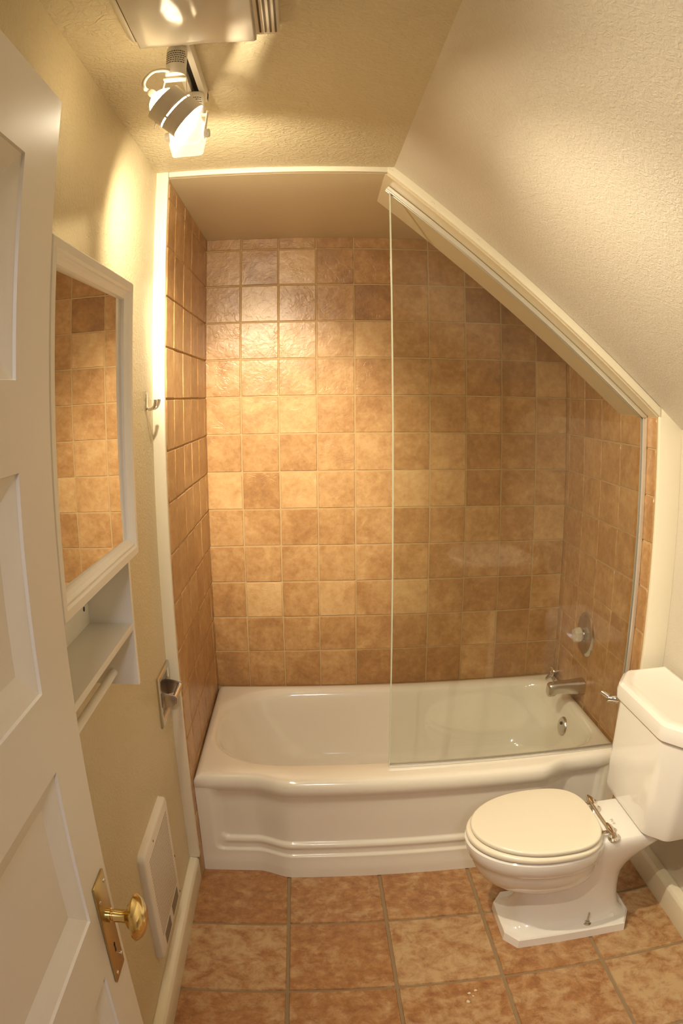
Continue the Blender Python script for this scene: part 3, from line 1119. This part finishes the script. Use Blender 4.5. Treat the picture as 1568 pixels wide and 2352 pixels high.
# framed mirror door
fy0, fy1, fz0, fz1 = -2.092, -1.628, 1.377, 1.897
FXM = 0.086
prof = [(0.0, CXF + 0.001), (0.0, FXM - 0.003), (0.003, FXM), (0.016, FXM), (0.020, FXM - 0.003), (0.024, FXM - 0.002), (0.028, FXM - 0.006), (0.034, FXM - 0.010), (0.035, FXM - 0.014), (0.0352, FXM - 0.0215)]
mb = MB()
rings = [[(x, y, z) for y, z in ((fy0 + d, fz0 + d), (fy1 - d, fz0 + d), (fy1 - d, fz1 - d), (fy0 + d, fz1 - d))] for d, x in prof]
rings = [rings[0]] + rings[1:]
mb.loft(rings, cap0=True, cap1=False)
fr = mb.build('mirror_frame', M_cab, MC, smooth=False)
mb = MB()
def mx_(y, z): return FXM - 0.0165 + 0.0097 * (y - (fy0 + fy1) / 2) - 0.0040 * (z - (fz0 + fz1) / 2)   # hangs a touch out of true
mb.prism([(mx_(y, z), y, z) for y, z in ((fy0 + .0345, fz0 + .0345), (fy1 - .0345, fz0 + .0345), (fy1 - .0345, fz1 - .0345), (fy0 + .0345, fz1 - .0345))], (-0.003, 0, 0))
mb.build('mirror_glass', M_mirror, MC, smooth=False)

# ------------------------------------------------------------------ things on the left wall
rh = thing('robe_hook', (XL, -0.985, 1.665), 'chrome double robe hook on the left wall beside the casing', 'hook')
mb = MB()
mb.prism([(XL, -0.993, 1.640), (XL, -0.977, 1.640), (XL, -0.975, 1.655), (XL, -0.980, 1.690), (XL, -0.985, 1.697), (XL, -0.990, 1.690), (XL, -0.995, 1.655)], (0.005, 0, 0), 0.0015)
mb.build('plate', M_chrome, rh)
for s_ in (-1, 1):
    p = spline([(XL + 0.004, -0.985, 1.648), (XL + 0.014, -0.985 + s_ * 0.010, 1.645), (XL + 0.028, -0.985 + s_ * 0.020, 1.650), (XL + 0.034, -0.985 + s_ * 0.024, 1.664), (XL + 0.035, -0.985 + s_ * 0.025, 1.672)])
    MB().tube(p, [0.0035 + 0.0015 * i / len(p) for i in range(len(p))], 12).build('prong', M_chrome, rh)

tp = thing('toilet_paper_holder', (XL, -0.975, 0.80), 'recessed chrome toilet paper holder without paper on the left wall', 'holder')
ty0, ty1, tz0, tz1 = -1.058, -0.890, 0.718, 0.880
mb = MB()
bm = mb.bm
steps = [(0.0, XL), (0.0, XL + 0.006), (0.004, XL + 0.009), (0.016, XL + 0.009), (0.020, XL + 0.005), (0.022, XL + 0.001)]
prev = None
for d, x in steps:
    r = [bm.verts.new((x, y, z)) for y, z in ((ty0 + d, tz0 + d), (ty1 - d, tz0 + d), (ty1 - d, tz1 - d), (ty0 + d, tz1 - d))]
    if prev:
        for q in range(4):
            bm.faces.new((prev[q], prev[(q + 1) % 4], r[(q + 1) % 4], r[q]))
    prev = r
mb.build('flange', M_steel, tp, smooth=False)
mb = MB()
nq = 12
a0 = None
for q in range(nq + 1):
    t = math.pi * q / nq
    x = XL + 0.0015 + 0.0
    z = (tz0 + tz1) / 2 - 0.059 * math.cos(t)
    x = XL + 0.001 + 0.0 - 0.0
    row = [mb.bm.verts.new((XL + 0.0008 + 0.0006 * math.sin(t), y, z)) for y in (ty0 + 0.022, ty1 - 0.022)]
    if a0:
        mb.bm.faces.new((a0[0], a0[1], row[1], row[0]))
    a0 = row
mb.build('well', mat('well_metal', (0.20, 0.17, 0.14), 0.25, 1.0), tp)
for y in (ty0 + 0.026, ty1 - 0.026):
    mb = MB()
    mb.prism([(XL + 0.001, y, 0.773), (XL + 0.038, y, 0.783), (XL + 0.052, y, 0.793), (XL + 0.054, y, 0.808), (XL + 0.046, y, 0.818), (XL + 0.001, y, 0.826)], (0, 0.004, 0), 0.001)
    mb.build('arm', M_steel, tp)
MB().tube([(XL + 0.044, ty0 + 0.029, 0.805), (XL + 0.044, ty1 - 0.025, 0.805)], 0.0085, 20).build('roller', M_steel, tp)

M_intake = mat('intake_shade', (0.27, 0.21, 0.14), 0.8)  # shade of the intake slots put into dark strips
ht = thing('wall_heater', (XL, -1.35, 0.19), 'off-white louvred wall heater grille low on the left wall above the baseboard', 'heater')
hy0, hy1, hz0, hz1 = -1.530, -1.198, 0.190, 0.572
def rrect(y0, y1, z0, z1, r, x, n=6):
    out = []
    for (cyy, czz, s0) in ((y1 - r, z1 - r, 0), (y0 + r, z1 - r, 90), (y0 + r, z0 + r, 180), (y1 - r, z0 + r, 270)):
        for t in range(n + 1):
            a = math.radians(s0 + 90 * t / n)
            out.append((x, cyy + r * math.cos(a), czz + r * math.sin(a)))
    return out
mb = MB()
X1 = XL + 0.021
mb.loft([rrect(hy0, hy1, hz0, hz1, .02, XL), rrect(hy0, hy1, hz0, hz1, .025, X1 - 0.006), rrect(hy0 + .002, hy1 - .002, hz0 + .002, hz1 - .002, .025, X1 - 0.002), rrect(hy0 + .006, hy1 - .006, hz0 + .006, hz1 - .006, .024, X1)])
hb = mb.build('cover', M_heater, ht, angle=50)
mb = MB()
nl = 27
for q in range(nl):
    z = 0.262 + (0.528 - 0.262) * q / (nl - 1)
    mb.box((X1 - 0.001, -1.492, z - 0.0019), (X1 + 0.0002, -1.228, z + 0.0019))
mb.build('louvres', mat('louvre_shade', (0.36, 0.29, 0.20), 0.7), ht, smooth=False)
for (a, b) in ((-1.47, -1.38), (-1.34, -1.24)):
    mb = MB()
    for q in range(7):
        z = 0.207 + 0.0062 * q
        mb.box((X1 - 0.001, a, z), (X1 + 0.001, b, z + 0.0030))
    mb.build('intake', M_intake, ht, smooth=False)
for (y, z) in ((-1.42, 0.553), (-1.200, 0.34), (-1.205, 0.20)):
    MB().lathe([(0, 0.0022), (0.003, 0.002), (0.0045, 0)], (X1 - 0.001, y, z), (1, 0, 0), 14).build('screw', M_brown, ht)

# ------------------------------------------------------------------ ceiling fan cover
fn = thing('exhaust_fan', (0.225, -1.93, ZC), 'square cream exhaust fan cover with dark side louvres on the ceiling', 'exhaust fan')
fx0, fx1, fy0, fy1 = 0.086, 0.366, -2.12, -1.775
zf = 2.348
mb = MB()
mb.prism([(fx0 + .012, fy0, zf), (fx1 - .006, fy0, zf), (fx1, fy0, zf + .008), (fx1, fy0, ZC), (fx0, fy0, ZC), (fx0, fy0, zf + .012)], (0, fy1 - fy0, 0), 0.003)
mb.build('grille_frame', M_plastic, fn)
mb = MB()
rings = []
for d, z in ((0.0, zf - 0.0), (0.0, zf - 0.010), (0.004, zf - 0.015), (0.03, zf - 0.020)):
    rings.append([(fx0 + 0.022 + d, fy0 - 0.001 + d, z), (fx1 - 0.042 - d, fy0 - 0.001 + d, z), (fx1 - 0.042 - d, fy1 + 0.001 - d, z), (fx0 + 0.022 + d, fy1 + 0.001 - d, z)])
mb.loft(rings)
mb.build('lens_panel', mat('fan_lens', (0.62, 0.56, 0.46), 0.12), fn, angle=50)
for q in range(4):
    x = fx1 - 0.036 + q * 0.0092
    MB().box((x, fy0 + 0.01, zf - 0.0012), (x + 0.0034, fy1 - 0.012, zf + 0.002)).build('slot', M_brown if q < 3 else M_brown, fn, smooth=False)
for q in range(4):
    x = fx0 + 0.0035 + q * 0.0046
    zz = zf + 0.0115 - q * 0.0040 if q < 3 else zf
    MB().box((x, fy0 + 0.01, zz - 0.0030), (x + 0.0013, fy1 - 0.012, zz + 0.002)).build('slot', M_brown, fn, smooth=False)

# ------------------------------------------------------------------ track light
tr = thing('ceiling_track', (0.178, -1.65, ZC), 'white ceiling track running from the fan cover, carrying two spotlights', 'light track')
mb = MB()
ty_0, ty_1 = -1.775, -1.470
mb.box((0.158, ty_0, 2.366), (0.198, ty_1, ZC), 0.0)
mb.box((0.158, ty_0, 2.345), (0.170, ty_1, 2.366))
mb.box((0.186, ty_0, 2.345), (0.198, ty_1, 2.366))
mb.box((0.158, ty_1 - 0.02, 2.344), (0.198, ty_1, 2.366), 0.002)
mb.build('rail', M_lampw, tr, smooth=False)
MB().box((0.170, ty_0, 2.3655), (0.186, ty_1 - 0.02, 2.3662)).build('rail_slot', M_dark, tr, smooth=False)


def label_lines(base, tang, upv, nrm, w, h, rows, par, seed, curve=None):
    """blurred rating print: rows of small unreadable dashes"""
    rnd = random.Random(seed)
    mb = MB()
    for r in range(rows):
        x = 0.0
        while x < w:
            l = rnd.uniform(0.0018, 0.0045)
            if curve:
                a = (x + l / 2 - w / 2) / curve
                n = Vector(nrm) * math.cos(a) + Vector(tang) * math.sin(a)
                t = Vector(tang) * math.cos(a) - Vector(nrm) * math.sin(a)
                c = Vector(base) + n * (curve + 0.0002) - Vector(nrm) * curve + Vector(upv) * (h / 2 - h * r / (rows - 1))
                mb.obox(c, t, upv, n, (l, h / rows * 0.5, 0.0003))
            else:
                c = Vector(base) + Vector(tang) * (x + l / 2 - w / 2) + Vector(upv) * (h / 2 - h * r / (rows - 1))
                mb.obox(c, tang, upv, nrm, (l, h / rows * 0.5, 0.0003))
            x += l + 0.0012
    return mb.build('rating_print', M_ink, par, smooth=False)


# spotlight nearer the camera
s1 = thing('track_spotlight', HEAD1, 'nearer track spotlight with lit faceted bulb showing behind its white ring', 'spotlight', 'track spotlights on the ceiling')
a1 = MB().lathe([(0, 0), (0.0185, 0), (0.0195, 0.003), (0.0195, 0.058), (0.017, 0.062), (0, 0.062)], (0.174, -1.745, 2.282), (0, 0, 1), 36).build('adapter', M_lampw, s1)
label_lines((0.174, -1.7645, 2.318), (1, 0, 0), (0, 0, 1), (0, -1, 0), 0.040, 0.024, 6, a1, 3, 0.0195)
B1 = HEAD1
t1 = AX1.cross(Vector((0, 1, 0))).normalized()      # sideways
u1 = t1.cross(AX1).normalized()
RR = 0.0395
# ring shade: two bands with a slit between them, joined by small bridges
mb = MB()
def band(h0, h1, r0, r1, th=0.0016):
    mb.lathe([(r0, h0), (r1, h1), (r1 - th, h1), (r0 - th, h0), (r0, h0)], B1, AX1, 48)
band(-0.033, -0.0016, RR, RR)
band(0.0016, 0.031, RR, RR)
ring = mb.build('ring_shade', M_lampw, s1, angle=30)
for q in range(4):
    a = math.radians(50 + 90 * q)
    d = t1 * math.cos(a) + u1 * math.sin(a)
    MB().obox(B1 + d * (RR - 0.001), AX1.cross(d), d, AX1, (0.004, 0.0012, 0.008)).build('ring_bridge', M_lampw, s1, smooth=False)
# bulb: faceted reflector dome
mb = MB()
prof = [(0.006, -0.054), (0.012, -0.0525), (0.020, -0.048), (0.027, -0.041), (0.032, -0.032), (0.035, -0.022), (0.0358, -0.015), (0.034, -0.014)]
mb.lathe([(0, -0.054)] + prof, B1, AX1, 44)
mb.build('bulb', M_bulb, s1, angle=60)
MB().lathe([(0, -0.066), (0.006, -0.066), (0.0075, -0.062), (0.0075, -0.050), (0, -0.050)], B1, AX1, 20).build('socket', M_wire, s1)
# yoke
mb = MB()
top = Vector((0.174, -1.742, 2.279))
for s_ in (-1, 1):
    e = B1 + t1 * (s_ * (RR + 0.003)) - AX1 * 0.012
    mid = Vector((top.x + s_ * 0.020, top.y, top.z - 0.006))
    d = (e - mid)
    L = d.length + 0.012
    c = mid + d.normalized() * (L / 2 - 0.004)
    mb.obox(c, t1, AX1.cross(t1), d, (0.0022, 0.014, L), 0.0006)
mb.obox(top + Vector((0, 0, -0.003)), (1, 0, 0), (0, 1, 0), (0, 0, 1), (0.044, 0.015, 0.0025), 0.0006)
mb.build('yoke', M_lampw, s1, smooth=False)
MB().tube(spline([(0.172, -1.757, 2.284), (0.157, -1.762, 2.289), (0.137, -1.765, 2.287), (0.124, -1.766, 2.275), (0.119, -1.765, 2.262),
                  (0.122, -1.762, 2.252), B1 - AX1 * 0.070 + Vector((-.002, 0, .001)), B1 - AX1 * 0.062]), 0.0036, 10).build('lead_wire', M_wire, s1)
l1 = lamp('bulb_glow_light', 'POINT', B1, P_BULB1, HALO, 0.005)
l1.parent = s1
l1.location = (0, 0, 0)
l2 = lamp('beam_light', 'SPOT', B1, P_NEAR, HALO, 0.02, B1 + AX1 * 2, 96, 1.0)
l2.parent = s1
l2.location = AX1 * 0.033

# square-housed heads: one nearer the tub, one added out of view for fill light
M_face = mat('lit_lamp_face', (1, 1, 1), 0.3, emit=(1.0, 0.86, 0.62), estr=25.0)


M_glow = mat('brightened_housing', (0.88, 0.82, 0.70), 0.35, emit=(1.0, 0.88, 0.66), estr=0.9)   # emission added to brighten the shell


def square_head(C2, AX2, label, power, angle, blend, glow, tx, ty):
    s2 = thing('track_spotlight', C2, label, 'spotlight', 'track spotlights on the ceiling')
    a2 = MB().lathe([(0, 0), (0.0185, 0), (0.0195, 0.003), (0.0195, 0.048), (0.017, 0.052), (0, 0.052)], (tx, ty, 2.292), (0, 0, 1), 36).build('adapter', M_lampw, s2)
    label_lines((tx, ty - 0.0195, 2.318), (1, 0, 0), (0, 0, 1), (0, -1, 0), 0.030, 0.020, 5, a2, 7, 0.0195)
    t2 = AX2.cross(Vector((0, 0, 1))).normalized()
    u2 = t2.cross(AX2).normalized()

    def rsq(c, hw, hh, r, n=5):
        out = []
        for (sx, sy, s0) in ((1, 1, 0), (-1, 1, 90), (-1, -1, 180), (1, -1, 270)):
            for t in range(n + 1):
                a = math.radians(s0 + 90 * t / n)
                out.append(c + t2 * (sx * (hw - r) + r * math.cos(a)) + u2 * (sy * (hh - r) + r * math.sin(a)))
        return out
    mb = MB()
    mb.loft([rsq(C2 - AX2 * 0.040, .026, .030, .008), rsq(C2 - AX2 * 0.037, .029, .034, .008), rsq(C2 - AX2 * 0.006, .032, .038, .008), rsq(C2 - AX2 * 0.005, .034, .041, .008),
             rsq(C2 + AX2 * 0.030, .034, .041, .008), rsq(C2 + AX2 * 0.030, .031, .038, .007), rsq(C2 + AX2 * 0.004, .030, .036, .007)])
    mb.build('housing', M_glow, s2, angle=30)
    mb = MB()
    mb.loft([rsq(C2 + AX2 * 0.006, .029, .035, .006), rsq(C2 + AX2 * 0.008, .029, .035, .006)])
    mb.build('bulb', M_face, s2, smooth=False)
    mb = MB()
    for s_ in (-1, 1):
        e = C2 + t2 * (s_ * 0.0375)
        m_ = Vector((tx + s_ * 0.026, ty, 2.288))
        d = e - m_
        mb.obox((e + m_) / 2, t2, AX2, d, (0.002, 0.013, d.length + 0.016), 0.0005)
    mb.obox((tx, ty, 2.2905), (1, 0, 0), (0, 1, 0), (0, 0, 1), (0.054, 0.014, 0.0025), 0.0005)
    mb.build('yoke', M_lampw, s2, smooth=False)
    for s_ in (-1, 1):
        MB().lathe([(0, 0.010), (0.009, 0.010), (0.010, 0.008), (0.010, 0), (0, 0)], C2 + t2 * (s_ * 0.038), t2 * s_, 18).build('pivot_knob', M_lampw, s2)
    l3 = lamp('beam_light', 'SPOT', C2, power, HALO, 0.018, C2 + AX2 * 2, angle, blend)
    l3.parent = s2
    l3.location = AX2 * 0.032
    if glow:
        l4 = lamp('spill_light', 'SPOT', C2, glow, HALO, 0.02, C2 + AX2 * 2, 150, 1.0)
        l4.parent = s2
        l4.location = AX2 * 0.036


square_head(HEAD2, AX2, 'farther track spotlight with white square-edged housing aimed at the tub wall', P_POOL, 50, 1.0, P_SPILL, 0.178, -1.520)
square_head(Vector((0.175, -2.42, 2.235)), Vector((0.66, 0.32, -0.65)).normalized(), 'added unseen fill spotlight on the ceiling between the fan cover and the doorway', P_FILL, 112, 1.0, 0, 0.178, -2.42)
mb = MB()
mb.box((0.158, -2.55, 2.345), (0.198, -2.125, ZC), 0.002)
mb.build('rail', M_lampw, tr, smooth=False)  # unseen length of rail added to carry the fill spotlight

# ------------------------------------------------------------------ behind the camera's right: basin and tap (seen mirrored in the glass), added hall fill lamp
bs = thing('washbasin', (1.40, -2.22, 0), 'white oval washbasin at the right wall, seen mirrored in the glass screen', 'washbasin')
bx, by, bz = 1.375, -2.22, 0.855
mb = MB()
def ov_(a, b, z, dx=0.0):
    out = []
    for q in range(72):
        t = 2 * math.pi * q / 72
        c, s_ = math.cos(t), math.sin(t)
        x = bx + dx + (a if c < 0 else a * 0.98) * math.copysign(abs(c) ** (1.0 if c < 0 else 0.55), c)
        out.append((x, by + b * math.copysign(abs(s_) ** 0.95, s_), z))
    return out
mb.loft([ov_(.08, .09, .70), ov_(.14, .16, .72), ov_(.20, .23, .77), ov_(.232, .265, .82), ov_(.240, .275, .845), ov_(.238, .273, .855), ov_(.230, .265, .859), ov_(.205, .24, .856),
         ov_(.175, .215, .845, -.015), ov_(.15, .185, .80, -.015), ov_(.11, .13, .75, -.015), ov_(.04, .05, .735, -.015)])
mb.build('bowl', M_porc, bs, angle=60)
MB().lathe([(.11, 0), (.10, .02), (.075, .08), (.065, .35), (.075, .60), (.095, .70), (0, .70)], (1.44, by, 0), (0, 0, 1), 36).build('pedestal', M_porc, bs)
fc = thing('basin_tap', (1.575, by, 0.858), 'chrome two-handle tap on the washbasin, seen mirrored in the glass screen', 'faucet')
mb = MB()
mb.lathe([(0, .0), (.022, .0), (.020, .02), (.014, .035), (.013, .05), (0, .052)], (1.575, by, .857), (0, 0, 1), 24)
mb.tube(spline([(1.575, by, .90), (1.565, by, .93), (1.53, by, .945), (1.49, by, .93), (1.475, by, .905)]), .010, 14)
mb.build('spout', M_chrome, fc)
for s_ in (-1, 1):
    h_ = MB().lathe([(0, .0), (.020, .0), (.018, .02), (.010, .03), (.010, .04), (.022, .045), (.022, .058), (0, .062)], (1.575, by + s_ * .10, .857), (0, 0, 1), 24).build('handle', M_chrome, fc)
hl = thing('hall_fill_lamp', (0.45, -3.9, 2.45), 'added unseen fill lamp with round frosted diffuser in the hall behind the doorway', 'ceiling lamp')
MB().lathe([(.17, 0), (.17, -.02), (.16, -.03), (0, -.03)], (0.45, -3.9, 2.45), (0, 0, 1), 40).build('pan', M_lampw, hl)
MB().lathe([(.15, -.03), (.145, -.06), (.11, -.09), (.06, -.105), (0, -.11)], (0.45, -3.9, 2.45), (0, 0, 1), 40).build('diffuser', M_globe, hl)
lamp('hall_fill_light', 'POINT', (0.45, -3.9, 2.25), P_HALL, HALL, 0.12)  # unseen lamp added in the hall as cool fill light
